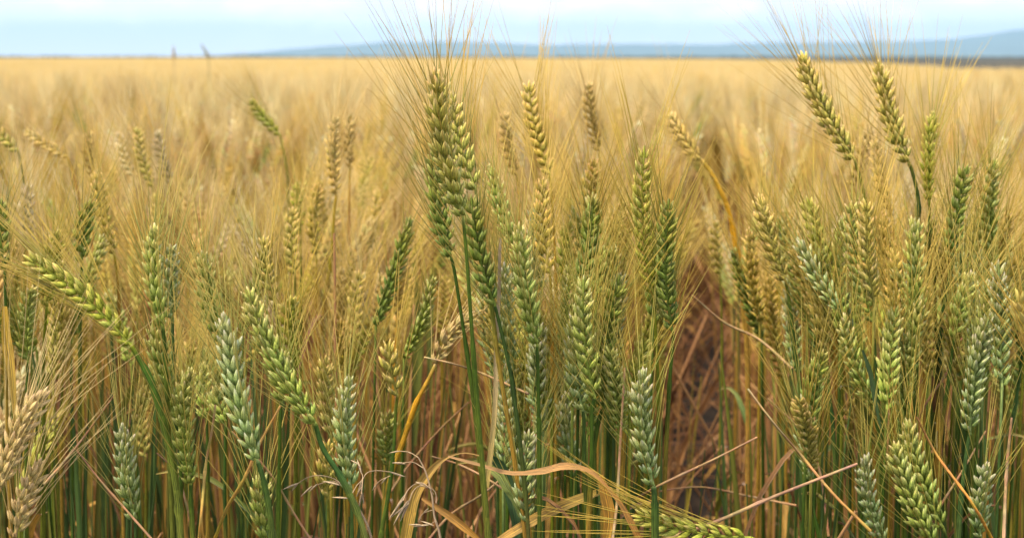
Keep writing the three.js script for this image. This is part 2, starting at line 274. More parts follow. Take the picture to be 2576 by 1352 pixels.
// [tipx, tipy, basex, basey, depth, lean of tip in depth, palette, roll, label, stem points, extras]
const FRONT_STALKS = [
  // the tall bunch in the middle
  [1100, 186, 1165, 545, .95, .00, 'main', 1.15, 'tallest broad green-gold wheat ear, its long awns crossing the horizon at mid picture', [[1174, 644], [1185, 801], [1200, 1011], [1219, 1226], [1229, 1352]], { awn: .09, size: 1.2, r: .0014, thick: .8 }],
  [1136, 238, 1197, 478, 1.0, .02, 'main', .3, 'yellow-green wheat ear half hidden right behind the tallest ear', [[1205, 560], [1221, 644], [1236, 760], [1250, 880], [1290, 1131], [1321, 1352]], { low: [0.108, 0.16, 0.0176], awn: .085 }],
  [1092, 372, 1135, 650, 1.03, .02, 'dark', .9, 'dark green wheat ear left of and below the tallest ear', [[1140, 665], [1158, 775], [1185, 958], [1206, 1142], [1224, 1352]], { awn: .085 }],
  [1186, 498, 1245, 768, .99, .0, 'dark', .5, 'blue-shaded dark wheat ear crossed by two green stems below the tallest ear', [[1248, 780], [1284, 937], [1305, 1089], [1318, 1200], [1330, 1352]], { low: [0.0391, 0.072, 0.0132] }],
  [1237, 420, 1305, 640, 1.12, .03, 'green', 1.2, 'soft-focus green wheat ear just right of the tallest ear', [], {}],
  [1330, 214, 1384, 440, 1.22, .02, 'yellow', .1, 'slim braided yellow-gold wheat ear standing alone against the far field', [[1392, 560], [1400, 800]], { awn: .085 }],
  [1268, 290, 1300, 440, 1.5, .0, 'gold', .6, 'blurred gold wheat ear between the tallest ear and the braided one', [], {}],
  [1480, 210, 1507, 380, 1.55, .0, 'gold', .4, 'blurred brown-gold wheat ear highest of those right of the braided one', [], {}],
  [1366, 452, 1384, 690, 1.15, .0, 'yellow', .15, 'yellow wheat ear directly under the slim braided ear', [], {}],
  [1310, 568, 1351, 868, .99, .0, 'green', .8, 'pale-tipped green wheat ear hanging over the middle bunch of stems', [[1352, 895], [1355, 1012], [1357, 1180], [1356, 1352]], {}],
  [1272, 672, 1290, 922, 1.08, .0, 'blue', .9, 'bluish wheat ear in shade beside the pale dry blade', [[1296, 1000], [1304, 1180]], {}],
  [1308, 852, 1346, 986, 1.10, .0, 'lime', .8, 'short lime-yellow wheat ear low in the middle bunch', [], {}],
  [1468, 702, 1496, 1000, 1.0, .0, 'green', .12, 'long plump green wheat ear, middle of the three on blue-grey stems', [[1491, 1021], [1488, 1168], [1480, 1352]], { stemPal: 1, r: .0016 }],
  [1446, 800, 1466, 1032, 1.01, .01, 'blue', .5, 'grey-green wheat ear, first of the three on blue-grey stems', [[1468, 1044], [1470, 1168], [1478, 1330]], {}],
  [1560, 690, 1516, 1026, 1.03, -.01, 'dark', .4, 'dark leaning wheat ear, last of the three on blue-grey stems', [[1512, 1036], [1497, 1115], [1488, 1325]], {}],
  [1622, 366, 1643, 742, 1.06, .0, 'lime', .1, 'very long pale-topped lime wheat ear left of the dark gap', [[1651, 854], [1656, 1011], [1652, 1200], [1648, 1352]], { awn: .08 }],
  [1684, 500, 1691, 832, 1.05, .0, 'dark', .1, 'dark green wheat ear standing over the bare dark gap', [[1693, 841], [1683, 983], [1672, 1221], [1668, 1352]], {}],
  [1613, 928, 1644, 1222, .95, .0, 'blue', .75, 'pale blue-green wheat ear on a thick stem beside the dark gap', [[1647, 1260], [1648, 1352]], { r: .0022, bald: .3 }],
  [1329, 1089, 1329, 1314, 1.0, .0, 'blue', .3, 'small upright blue-green wheat ear behind the curled dry leaf', [], {}],
  [1421, 996, 1453, 1200, 1.13, .0, 'blue', .9, 'faded green wheat ear between the pale stems above the dry leaf', [], {}],
  [1495, 405, 1490, 590, 1.3, .0, 'yellow', .3, 'yellow wheat ear with orange awns right of the middle bunch', [], {}],
  [1545, 620, 1540, 800, 1.2, .0, 'green', 1, 'soft green wheat ear behind the long plump one', [], {}],
  [1580, 560, 1565, 720, 1.28, .0, 'olive', .6, 'small olive wheat ear in the haze of awns left of the long pale-topped ear', [], {}],
  [1430, 560, 1425, 740, 1.25, .0, 'lime', .9, 'lime wheat ear under the yellow one in the middle bunch', [], {}],
  [1250, 760, 1258, 930, 1.2, .0, 'green', .9, 'dull green wheat ear behind the pale dry blade', [], {}],
  // the left side
  [66, 648, 330, 868, .94, .0, 'lime', .25, 'drooping braided wheat ear leaning far over, its awns running off the picture', [[342, 888], [380, 960], [410, 1060], [440, 1200], [456, 1352]], { bend: -.05, r: .002, low: [0.0587, 0.128, 0.0132], awn: .085, spread: .45 }],
  [383, 577, 410, 820, .95, .0, 'green', 1.45, 'upright wheat ear of pale open fans right of the drooping ear', [[416, 900], [425, 1100]], { awn: .085 }],
  [392, 800, 441, 1052, .97, .0, 'green', 1.2, 'wheat ear of pale fans under the upright one, beside the bent stem', [], {}],
  [428, 622, 434, 800, 1.04, .0, 'blue', .9, 'bluish wheat ear tucked behind the upright pale fans', [], {}],
  [470, 934, 480, 1216, .94, .0, 'green', 1.5, 'bright green wheat ear with pointed fans right of the bent stem', [[480, 1245], [486, 1352]], {}],
  [570, 794, 648, 1160, .90, .0, 'blue', 1.5, 'whitish blue wheat ear of broad stacked fans, brightest at lower left', [[657, 1184], [673, 1255], [687, 1352]], { size: 1.12, r: .0017 }],
  [618, 728, 794, 1066, .92, .0, 'green', .85, 'slanting blue-green wheat ear crossing behind the whitish one', [[798, 1082], [814, 1130], [853, 1191], [878, 1239], [920, 1352]], { r: .0019, low: [0.0489, 0.112, 0.022] }],
  [875, 946, 884, 1236, .99, .0, 'blue', .9, 'soft green upright wheat ear above the feathery grass', [], {}],
  [979, 873, 1000, 994, 1.04, .0, 'olive', .3, 'short olive wheat ear on a thin stem left of the bent straw ear', [[996, 1030], [991, 1127], [978, 1239], [959, 1352]], { low: [0.0587, 0.12, 0.0132] }],
  [982, 1042, 976, 1168, 1.2, .0, 'green', .4, 'small blurred green wheat ear behind the thin stem above the feathery grass', [], {}],
  [1212, 786, 1096, 916, 1.14, .0, 'ripe', .3, 'bent pale straw wheat ear arching to the tall stems', [[1080, 950], [1047, 1014], [1014, 1111], [988, 1181], [960, 1352]], { bend: .12, r: .0018, low: [0.552, 0.279, 0.0165], spread: .4 }],
  [104, 988, 0, 1226, .88, .0, 'ripe', 1.2, 'ripe pale straw wheat ear at the edge with awns sweeping up', [[-20, 1290]], { awn: .085, size: 1.1, thick: .8 }],
  [100, 1172, 38, 1352, .90, .0, 'ripe', 1.0, 'lower ripe straw wheat ear in the corner under the other one', [[20, 1420]], { awn: .08, thick: .8 }],
  [312, 1074, 341, 1308, 1.0, .0, 'blue', 1.3, 'small blue-green wheat ear low down left of the bent stem', [[342, 1352]], {}],
  [358, 1030, 366, 1150, 1.4, .0, 'olive', .4, 'blurred olive wheat ear in the brown straw behind the small blue-green one', [], {}],
  [222, 515, 206, 662, 1.2, .0, 'dark', .7, 'dark green wheat ear behind the awns of the drooping ear', [], {}],
  [248, 430, 288, 640, 1.32, .0, 'yellow', 1.1, 'long yellow wheat ear right of the dark one on the left side', [], {}],
  [146, 592, 118, 770, 1.15, .0, 'lime', .9, 'pale-tipped wheat ear just above the drooping ear', [], {}],
  [4, 512, 12, 680, 1.12, .0, 'dark', .6, 'dark wheat ear cut by the edge above the drooping ear', [], {}],
  [78, 724, 70, 905, 1.14, .0, 'green', .8, 'green wheat ear beneath the drooping ear, near the edge', [[66, 1050]], {}],
  [136, 720, 132, 790, 1.2, .0, 'lime', .8, 'stubby wheat ear beneath the drooping ear with a yellow neck', [[118, 1000]], {}],
  [170, 770, 158, 930, 1.3, .0, 'olive', .6, 'faint olive wheat ear between dark stems under the drooping ear', [], {}],
  [72, 470, 76, 620, 1.4, .0, 'straw', .7, 'pale straw wheat ear upright near the edge, above the dark ones', [], {}],
  [842, 296, 846, 490, 1.5, .0, 'gold', .9, 'plump gold wheat ear alone on a yellow-green stem left of the middle', [[842, 520], [834, 640], [815, 770], [800, 900]], { low: [0.235, 0.192, 0.0088], r: .0017 }],
  [884, 290, 880, 420, 1.62, .0, 'gold', .3, 'thin brown-gold wheat ear beside the plump gold one', [], {}],
  [736, 530, 742, 690, 1.4, .0, 'olive', .3, 'olive-gold wheat ear left of the yellow-green stem', [], {}],
  [797, 466, 796, 640, 1.5, .0, 'yellow', .9, 'pale yellow wheat ear right below the plump gold one', [], {}],
  [750, 462, 756, 580, 1.55, .0, 'lime', .9, 'lime wheat ear between the olive-gold and the pale yellow ones', [], {}],
  [662, 604, 692, 756, 1.12, .0, 'olive', .4, 'brown-shaded wheat ear above the slanting blue-green one', [], {}],
  [1018, 640, 1000, 790, 1.5, .0, 'gold', .5, 'orange wheat ear on an orange stem left of the tall stems', [[996, 860], [990, 1000]], { low: [0.575, 0.261, 0.022] }],
  [904, 690, 894, 866, 1.35, .0, 'olive', .3, 'olive wheat ear upright over the soft green one', [], {}],
  [858, 680, 856, 820, 1.5, .0, 'gold', .6, 'dim orange wheat ear between the olive one and the yellow-green stem', [], {}],
  [512, 640, 556, 860, 1.06, .0, 'green', 1.0, 'green wheat ear in a haze of gold awns left of the whitish one', [], { awn: .09 }],
  [730, 750, 742, 940, 1.1, .0, 'lime', .9, 'lime wheat ear behind the slanting blue-green one', [], {}],
  [510, 930, 520, 1050, 1.1, .0, 'green', 1.0, 'green wheat ear behind the bright pointed one', [], {}],
  [545, 990, 568, 1060, 1.05, .0, 'green', .6, 'stubby dark green wheat ear left of the whitish one', [[566, 1200], [568, 1352]], { low: [0.0391, 0.088, 0.0132] }],
  [712, 900, 708, 1006, 1.02, .0, 'green', 1.1, 'short green wheat ear hanging under the slanting one', [[704, 1100], [700, 1352]], { low: [0.0875, 0.152, 0.0132] }],
  [820, 900, 836, 1090, 1.15, .0, 'olive', .7, 'yellow-olive wheat ear right of the slanting one', [], {}],
  [660, 1200, 668, 1352, 1.02, .0, 'green', .8, 'green wheat ear at the lower edge under the whitish one', [], {}],
  [824, 1120, 826, 1250, 1.08, .0, 'olive', .5, 'dark olive wheat ear between stems left of the feathery grass', [], {}],
  [632, 256, 704, 338, 1.95, .0, 'lime', .5, 'small tilted green-yellow wheat ear far back on the left', [], {}],
  [-10, 325, 46, 376, 1.6, .0, 'olive', .4, 'dark olive wheat ear tilted over at the upper edge', [], {}],
  [66, 330, 170, 392, 1.8, .0, 'gold', .4, 'blurred brown wheat ear bowing beside the dark olive tilted one', [], {}],
  [224, 340, 232, 440, 1.75, .0, 'gold', .7, 'blurred gold wheat ear in a row, nearest the bowing brown one', [], {}],
  [300, 338, 334, 440, 1.8, .0, 'straw', .3, 'blurred pale wheat ear in a row of four far left', [], {}],
  [346, 326, 384, 470, 1.75, .0, 'olive', .4, 'long blurred brown wheat ear, third in the far row', [], {}],
  [394, 334, 430, 460, 1.75, .0, 'straw', .8, 'blurred wheat ear with dotted edges, last in the far row', [], {}],
  // the right side
  [2014, 138, 2150, 402, 1.2, .0, 'olive', .5, 'big leaning gold-green wheat ear reaching above the horizon on the right', [[2176, 500], [2190, 700]], { awn: .10, size: 1.12, thick: .85 }],
  [2212, 156, 2286, 410, 1.2, .0, 'olive', .6, 'big upright gold-green wheat ear on an S-bent dark stem', [[2295, 433], [2311, 509], [2307, 581], [2314, 724], [2326, 931], [2326, 1100]], { awn: .10, size: 1.15, r: .0017, low: [0.0293, 0.068, 0.0088], thick: .85 }],
  [2352, 286, 2338, 506, 1.24, .0, 'lime', .9, 'slim lime wheat ear right of the S-bent stem', [[2338, 560], [2334, 700], [2330, 900]], { awn: .08, low: [0.0587, 0.104, 0.0132] }],
  [2434, 418, 2398, 654, 1.18, .0, 'dark', .15, 'dark knobbly wheat ear leaning over a black-green stem', [[2380, 740], [2366, 832], [2362, 960], [2360, 1129], [2356, 1352]], { low: [0.0244, 0.06, 0.011], r: .0019, awn: .075 }],
  [2503, 402, 2496, 700, 1.22, .0, 'green', .3, 'tall green wheat ear nearest the edge of the right bunch', [[2490, 760], [2486, 900]], { low: [0.0391, 0.088, 0.0132] }],
  [1913, 500, 1976, 706, 1.15, .0, 'olive', .3, 'narrow olive wheat ear leaning at the front of the right bunch', [[1985, 753], [2000, 882], [2014, 990], [2022, 1180], [2030, 1352]], { low: [0.0489, 0.104, 0.0132] }],
  [2034, 504, 2098, 700, 1.18, .0, 'lime', .2, 'lime wheat ear with braided edge under the big leaning one', [], {}],
  [2014, 606, 2112, 776, 1.1, .0, 'blue', 1.0, 'blue-green leaning wheat ear below the lime braided one', [[2130, 830]], {}],
  [2120, 800, 2194, 1020, 1.08, .0, 'green', 1.0, 'wheat ear of green fans leaning down the middle of the right bunch', [], {}],
  [2138, 510, 2198, 812, 1.12, .0, 'green', .1, 'long braided wheat ear showing its round grains in the right bunch', [[2200, 872], [2208, 1000], [2216, 1200]], { low: [0.0489, 0.104, 0.022] }],
  [2204, 346, 2244, 548, 1.35, .0, 'gold', .8, 'blurred gold wheat ear between the two big gold-green ones', [], {}],
  [2226, 540, 2240, 740, 1.22, .0, 'yellow', 1.0, 'yellow wheat ear veiled by awns behind the S-bent stem', [], {}],
  [2445, 694, 2400, 850, 1.12, .0, 'green', .15, 'braided green wheat ear leaning right of the black-green stem', [[2396, 880], [2380, 1000], [2366, 1100], [2350, 1352]], { low: [0.0587, 0.112, 0.0132] }],
  [2490, 792, 2440, 1088, 1.08, .0, 'blue', .25, 'long blue-green wheat ear with beaded grains low on the right', [[2434, 1120], [2418, 1250], [2410, 1352]], { low: [0.0684, 0.136, 0.0308], r: .0017 }],
  [2322, 756, 2286, 980, 1.1, .0, 'green', .9, 'pale green wheat ear between the dark stems of the right bunch', [], {}],
  [2066, 740, 2078, 876, 1.12, .0, 'olive', .8, 'short olive wheat ear on a blue-green stem in the right bunch', [[2084, 960], [2096, 1080], [2104, 1352]], { low: [0.0391, 0.096, 0.0176] }],
  [2022, 1000, 2040, 1206, 1.06, .0, 'blue', 1.2, 'slim blue-green wheat ear low down left of the right bunch', [[2046, 1280], [2060, 1352]], { low: [0.0684, 0.136, 0.0132] }],
  [2172, 1150, 2222, 1372, 1.02, .0, 'blue', .9, 'pale-topped wheat ear rising from the lower edge on the right', [], { bald: .4 }],
  [2246, 1116, 2352, 1372, 1.03, .0, 'green', .6, 'plump pale wheat ear slanting at the lower edge on the right', [], { bald: .4, size: 1.1 }],
  [2276, 1058, 2374, 1330, 1.06, .0, 'green', .5, 'plump beaded wheat ear slanting just behind the pale one', [], { bald: .3, size: 1.1 }],
  [1936, 690, 1968, 950, 1.42, .0, 'yellow', .5, 'blurred yellow wheat ear left of the right bunch', [], {}],
  [1912, 760, 1918, 880, 1.5, .0, 'olive', .5, 'blurred olive wheat ear behind the yellow one left of the right bunch', [], {}],
  [2026, 690, 2022, 820, 1.45, .0, 'gold', .7, 'blurred gold wheat ear behind the short olive one', [], {}],
  [2586, 640, 2540, 720, 1.3, .0, 'olive', .5, 'olive wheat ear entering at the edge beside the tall green one', [], {}],
  [2578, 810, 2574, 870, 1.1, .0, 'dark', .5, 'dark wheat ear cut by the edge on the right', [[2560, 980], [2540, 1100], [2520, 1352]], { low: [0.0489, 0.104, 0.022] }],
  [2484, 1170, 2466, 1352, 1.04, .0, 'blue', .7, 'blue-green wheat ear in the lower corner on the right', [], {}],
  [2345, 560, 2352, 700, 1.25, .0, 'green', .8, 'green wheat ear under the slim lime one', [], {}],
  [2470, 640, 2452, 790, 1.2, .0, 'green', .8, 'green wheat ear between the knobbly one and the tall one at the edge', [], {}],
  [2140, 1010, 2150, 1130, 1.2, .0, 'olive', .8, 'small dim wheat ear between stems low in the right bunch', [], {}],
  [2190, 330, 2150, 470, 1.5, .0, 'gold', .5, 'faint gold wheat ear behind the big leaning one', [], {}],
  [1684, 290, 1764, 402, 1.48, .0, 'gold', .5, 'gold wheat ear nodding on a thick golden stem right of the dark gap', [[1792, 440], [1830, 520], [1852, 620], [1866, 700], [1880, 900]], { low: [0.598, 0.297, 0.011], r: .0026 }],
  [1800, 560, 1812, 690, 1.6, .0, 'olive', .5, 'dim olive wheat ear under the nodding gold one', [], {}],
  // lying low at the bottom
  [1597, 1293, 1890, 1352, .96, .0, 'lime', .15, 'braided wheat ear lying on its side at the lower edge under the dark gap', [[1960, 1390]], { bend: .05, awn: .08, spread: .5 }],
];
for (const [tx, ty, bx, by, D, dz, pal, roll, label, stem, ex] of FRONT_STALKS) {
  const st = stem.length ? stem : [[bx + (bx - tx) * .25, by + 90], [bx + (bx - tx) * .3, by + 260]];
  stalk({ tip: [tx, ty], base: [bx, by], D, dz: dz || R(-.02, .02), pal, roll: roll + R(-.1, .1), label, stem: st, group: FRONT, ...ex });
}

// ------------------------------------------------------------------ the stalks behind: built once per kind, then cloned one by one
function protoStalk(seed, pal, h, lean, bald = .12) {
  rnd = mulberry(seed); const g = new THREE.Group();
  const e = R(.068, .092), dir = V(R(-1, 1), 0, R(-1, 1)).normalize(), top = h - e;
  const B = V(dir.x * lean * .5, top, dir.z * lean * .5), T = B.clone().addScaledVector(dir, lean * .9).add(V(0, e * .97, 0));
  stemOf(g, [B, V(B.x * .6, top * .72, B.z * .6), V(B.x * .2, top * .35, B.z * .2), V(0, 0, 0)], pal, .0014, 12);
  earOf(g, B, [B, B.clone().lerp(T, .5).add(V(R(-.004, .004), 0, R(-.004, .004))), T], pal, R(0, 3), false, { awn: bald > .2 ? .066 : .078, bald });
  for (let k = 0; k < 2; k++) {
    const a = R(0, 6.28), y0 = top * R(.3, .62), L = R(.12, .2), d = V(Math.cos(a), 0, Math.sin(a)), c = pick([[.32, .15, .045], [.44, .24, .035], [.13, .15, .02], [.26, .115, .035]]);
    const pts = []; for (let i = 0; i <= 6; i++) { const t = i / 6; pts.push(V(d.x * L * t * .55, y0 + L * (.5 * t - .75 * t * t), d.z * L * t * .55)); }
    mesh('leaf', ribbon(pts, (t) => .008 * Math.pow(1 - t, .6) + .001, V(-d.z, .15, d.x).cross(V(0, 1, 0)).add(V(0, .4, 0)).normalize(), () => c, .3, R(-2, 2)), leafMat, g);
  }
  return g;
}
const protos = {};
[['green', 5], ['lime', 4], ['olive', 4], ['yellow', 5], ['gold', 5], ['straw', 3], ['blue', 2], ['dark', 2]].forEach(([p, n], k) => { protos[p] = []; for (let i = 0; i < n; i++) protos[p].push(protoStalk(500 + k * 20 + i, p, .84, (i % 2 ? .012 : .035), ['green', 'blue', 'lime', 'dark'].includes(p) ? .5 : .2)); });
rnd = mulberry(303);
const gapAt = (px, D) => (px > 1700 && px < 1858 && D < 3.4) || (px > 1712 && px < 1842 && D < 4.8) || (px > 1010 && px < 1260 && D < 1.75) || (px > 1660 && px < 1900 && D < 1.6);
const LANDMARKS = [[55, 'ripe straw ears at the edge'], [190, 'drooping braided ear'], [395, 'upright ear of pale fans'], [500, 'bright green pointed ear'], [615, 'whitish blue ear'], [715, 'slanting blue-green ear'], [842, 'plump gold ear'], [900, 'soft ear above the feathery grass'], [990, 'short olive ear on a thin stem'], [1110, 'bent straw ear'], [1180, 'tallest ear'], [1270, 'pale dry blade'], [1345, 'slim braided ear'], [1420, 'yellow ear of the middle'], [1490, 'three ears on blue-grey stems'], [1560, 'upright pinkish straw'], [1635, 'very long pale-topped ear'], [1690, 'dark ear by the gap'], [1780, 'nodding gold ear'], [1945, 'narrow olive leaning ear'], [2035, 'slim ear low by the right bunch'], [2090, 'big leaning gold-green ear'], [2170, 'long braided ear of round grains'], [2250, 'plump slanting ears'], [2310, 'S-bent stem'], [2365, 'black-green stem'], [2440, 'long beaded ear'], [2500, 'tall green ear by the edge'], [2590, 'dark ear cut by the edge']];
const COLOUR = { green: 'green', lime: 'lime green', olive: 'olive', yellow: 'yellow', gold: 'golden', straw: 'pale straw', blue: 'blue-green', dark: 'dark green' };
const zoneOf = (px, D, kind, h) => {
  const far = D > 1.5; let best = LANDMARKS[0]; for (const l of LANDMARKS) if (Math.abs(l[0] - px) < Math.abs(best[0] - px)) best = l;
  const dx = px - best[0], where = far ? 'well behind' : Math.abs(dx) < 14 ? 'right behind' : dx < 0 ? 'just left of' : 'just right of';
  return [(far ? 'blurred ' : 'half-sharp ') + (h > (far ? .79 : .83) ? 'tall ' : 'short ') + COLOUR[kind] + ' wheat stalk ' + where + ' the ' + best[1], (far ? 'blurred stalks behind the ' : 'half-sharp stalks around the ') + best[1]];
};
function fillIn(n, D0, D1, inside, hLo, hHi, kindsNear) {
  let placed = 0;
  for (let tries = 0; placed < n && tries < 5000; tries++) {
    const D = Math.sqrt(R(D0 * D0, D1 * D1)), px = R(-40, 2620); if (gapAt(px, D) || !inside(px)) continue;
    const kind = rnd() < smooth(1.25, 1.75, D) ? pick(['gold', 'yellow', 'gold', 'straw', 'yellow', 'olive']) : pick(kindsNear);
    const g = pick(protos[kind]).clone(), p = at(px, 400, D); g.name = numbered('wheat_stalk'); g.position.set(p.x, 0, p.z); g.rotation.y = R(0, 6.28);
    const h = R(hLo, hHi); g.scale.set(1, h / .84, 1);
    const [label, group] = zoneOf(px, D, kind, h); tag(g, label, 'wheat', group); scene.add(g); placed++;
  }
}
fillIn(66, 1.04, 1.3, (x) => (x > 1235 && x < 1640) || x > 2000, .76, .90, ['green', 'dark', 'green', 'lime', 'green', 'blue', 'olive']);
fillIn(24, 1.1, 1.4, (x) => x < 1000 || x > 1880, .76, .87, ['green', 'lime', 'olive', 'green', 'yellow', 'dark']);
fillIn(96, 1.4, 2.2, () => true, .72, .86, ['green', 'lime', 'olive', 'yellow']);

// ------------------------------------------------------------------ the rest of the crop, past counting
function lowEar(B, T, pal, n, awnL, out, awnsPer = 1) {
  const ax = T.clone().sub(B), L = ax.length(), a = ax.clone().normalize(), x0 = V(1, 0, .2).cross(a).normalize();
  x0.applyAxisAngle(a, R(0, 6));
  for (let i = 0; i < n; i++) {
    const s = i / (n - 1), P = B.clone().addScaledVector(ax, s * .9), o = x0.clone().multiplyScalar(i % 2 ? 1 : -1), c = (s > .5 ? mix3(pal.ear[1], pal.ear[0], (s - .5) * 2) : mix3(pal.ear[2], pal.ear[1], s * 2)).map((v) => v * R(.88, 1.1)), k = (s < .2 ? .75 : s > .8 ? .75 : 1) * L / n * 2.6;
    const Y = a.clone().addScaledVector(o, .36).normalize(), Z = o.clone().cross(Y).normalize(), X = Y.clone().cross(Z);
    for (const z of [-1, 1]) {
      const h = husk(k, k * .42, k * .36, 3, 4, c.map((v) => v * .9), c, c.map((v) => v * 1.25), .1);
      const M = new THREE.Matrix4().makeBasis(X, Y, Z).multiply(new THREE.Matrix4().makeRotationX(z * .28)); M.setPosition(P.clone().addScaledVector(o, .001).addScaledVector(Z, z * .0012)); h.applyMatrix4(M); out.push(h);
      for (let q = 0; q < awnsPer; q++) { const p0 = V(0, k * .95, 0).applyMatrix4(M), d = a.clone().addScaledVector(o, R(.12, .3)).addScaledVector(Z, z * R(.05, .25)).normalize(), A = awnL * R(.7, 1.1), j = R(.85, 1.15); out.push(tube([p0, p0.clone().addScaledVector(d, A * .5).addScaledVector(o, .002), p0.clone().addScaledVector(d, A)], (t) => lerp(.00048, .0002, t), 3, (t) => mix3(pal.awn[0], pal.awn[1], smooth(0, .5, t)).map((v) => v * j))); }
    }
  }
}
function cropStalk(seed, palName, leaves = 3) {
  rnd = mulberry(seed); const pal = PAL[palName], out = [], h = .86, e = R(.07, .09), ln = R(.005, .05), a = R(0, 6.28), B = V(Math.cos(a) * ln * .6, h - e, Math.sin(a) * ln * .6), T = V(Math.cos(a) * ln * 1.6, h, Math.sin(a) * ln * 1.6);
  out.push(tube([B, V(B.x * .5, h * .5, B.z * .5), V(0, 0, 0)], () => .0015, 4, (t) => mix3(pal.stem[0], [.28, .125, .035], smooth(.12, .45, t))));
  lowEar(B, T, pal, 15, .075, out);
  for (let k = 0; k < leaves; k++) {
    const b = R(0, 6.28), y0 = h * R(.15, .62), L = R(.12, .22), d = V(Math.cos(b), 0, Math.sin(b)), c = pick([[.30, .135, .04], [.36, .18, .045], [.21, .09, .03], [.44, .24, .045]]), pts = [];
    for (let i = 0; i <= 4; i++) { const t = i / 4; pts.push(V(d.x * L * t * .5, y0 + L * (.5 * t - .8 * t * t), d.z * L * t * .5)); }
    out.push(ribbon(pts, (t) => .008 * Math.pow(1 - t, .6) + .001, V(d.x, .5, d.z), () => c, .3, R(-2, 2)));
  }
  return mergeGeometries(out);
}
const crop = new THREE.Group(); crop.name = 'wheat_crop'; tag(crop, 'dense blurred golden wheat crop filling the field behind', 'crop', null, 'stuff'); scene.add(crop);
function instances(name, geo, mat, list, parent) {
  const im = new THREE.InstancedMesh(geo, mat, list.length), M = new THREE.Matrix4(), q = new THREE.Quaternion(), c = new THREE.Color(); im.name = name; im.castShadow = im.receiveShadow = true;
  list.forEach((o, i) => { q.setFromEuler(new THREE.Euler(o.rx ?? 0, o.ry ?? 0, o.rz ?? 0, 'YXZ')); M.compose(o.p, q, V(o.s?.[0] ?? 1, o.s?.[1] ?? 1, o.s?.[2] ?? 1)); im.setMatrixAt(i, M); im.setColorAt(i, c.setRGB(...(o.c ?? [1, 1, 1]))); });
  parent.add(im); return im;
}
const kinds = ['gold', 'gold', 'straw', 'yellow', 'yellow', 'olive', 'lime', 'straw', 'gold', 'green'];
const cropGeo = kinds.map((k, i) => cropStalk(900 + i, k));
{
  rnd = mulberry(404); const lists = kinds.map(() => []);
  const add = (D0, D1, perM2, hLo, hHi) => {
    const area = TX * 1.22 * (D1 * D1 - D0 * D0), n = Math.round(area * perM2);
    for (let i = 0; i < n; i++) {
      const D = Math.sqrt(R(D0 * D0, D1 * D1)), s = R(-1.22, 1.22) * TX, px = (s / TX + 1) * W / 2; if (gapAt(px, D) || D > fieldEnd(s)) continue;
      const green = rnd() < lerp(.36, .05, smooth(1.5, 2.8, D)), k = green ? pick([5, 6, 9, 9]) : pick(D > 3.5 ? [2, 7, 2, 7, 2, 0, 8] : [0, 1, 2, 3, 4, 7, 8, 0, 2]), v = R(.85, 1.12);
      const patch = fbm(s * D * .8, D * .8, 88);
      lists[k].push({ p: V(s * D, 0, -D), ry: R(0, 6.28), rx: R(-.06, .06), rz: R(-.06, .06), s: [1, R(hLo, hHi) / .86 + .05 * (patch - .5), 1], c: [v, v * R(.96, 1.02), v * R(.9, 1)] });
    }
  };
  add(1.45, 2.6, 165, .68, .82); add(2.6, 6, 330, .74, .90); add(6, 14, 130, .73, .86);
  // the rows go on to both sides of the picture
  for (let i = 0; i < 1500; i++) { const D = R(1.0, 5), side = rnd() < .5 ? -1 : 1, x = side * ((D < 1.5 ? 1.06 : 1.22) * TX * D + R(0, .9)), v = R(.85, 1.12); lists[rnd() < .3 ? pick([5, 6, 9]) : pick([0, 1, 2, 3, 4, 7, 8])].push({ p: V(x, 0, -D), ry: R(0, 6.28), rx: R(-.06, .06), rz: R(-.06, .06), s: [1, R(.70, .86) / .86, 1], c: [v, v, v * .95] }); }
  kinds.forEach((k, i) => instances('stalk_mass', cropGeo[i], cropMat, lists[i], crop));
}
{ // farther out: tufts of a few dozen tops
  rnd = mulberry(505); const tuft = (n, r, pals) => { const out = []; for (let i = 0; i < n; i++) { const a = R(0, 6.28), q = Math.sqrt(rnd()) * r, x = Math.cos(a) * q, z = Math.sin(a) * q, h = R(.72, .84), pal = PAL[pick(pals)], c = pal.ear[1], A = pal.awn[1];
    out.push(tube([V(x + R(-.02, .02), h, z), V(x, h - .05, z), V(x, h - .1, z)], (t) => .006 * Math.sin(Math.PI * clamp(t, .12, .95)) + .001, 4, () => c.map((v) => v * R(.85, 1.1))));
    out.push(tube([V(x, h - .1, z), V(x, .3, z)], () => .0015, 3, () => pal.stem[1]));
    for (let k = 0; k < 4; k++) { const p = V(x, h - .02, z), d = V(R(-.35, .35), 1, R(-.35, .35)).normalize(); out.push(tube([p, p.clone().addScaledVector(d, R(.06, .09))], (t) => lerp(.0011, .0004, t), 3, () => A)); } } return mergeGeometries(out); };
  const geos = [tuft(40, .32, ['straw', 'straw', 'straw', 'gold', 'straw']), tuft(40, .32, ['straw', 'straw', 'straw', 'gold', 'straw']), tuft(40, .32, ['straw', 'straw', 'straw', 'yellow', 'straw', 'straw'])];
  const lists = [[], [], []];
  const add = (D0, D1, n, sc) => { for (let i = 0; i < n; i++) { const D = Math.sqrt(R(D0 * D0, D1 * D1)), s = R(-1.2, 1.2) * TX; if (D > fieldEnd(s) - .5) continue; const v = R(.88, 1.1), w = fbm(s * D * .25, D * .25, 91), hv = 1 + .10 * (w - .5) + R(-.02, .02); lists[Math.floor(rnd() * 3)].push({ p: V(s * D, 0, -D), ry: R(0, 6.28), s: [sc, hv, sc], c: [v, v * R(.97, 1.02), v * R(.92, 1)] }); } };
  add(12, 40, 5200, 1); add(40, 120, 7000, 1.6); add(120, 420, 9000, 3);
  geos.forEach((g, i) => instances('tuft_mass', g, cropMat, lists[i], crop));
}
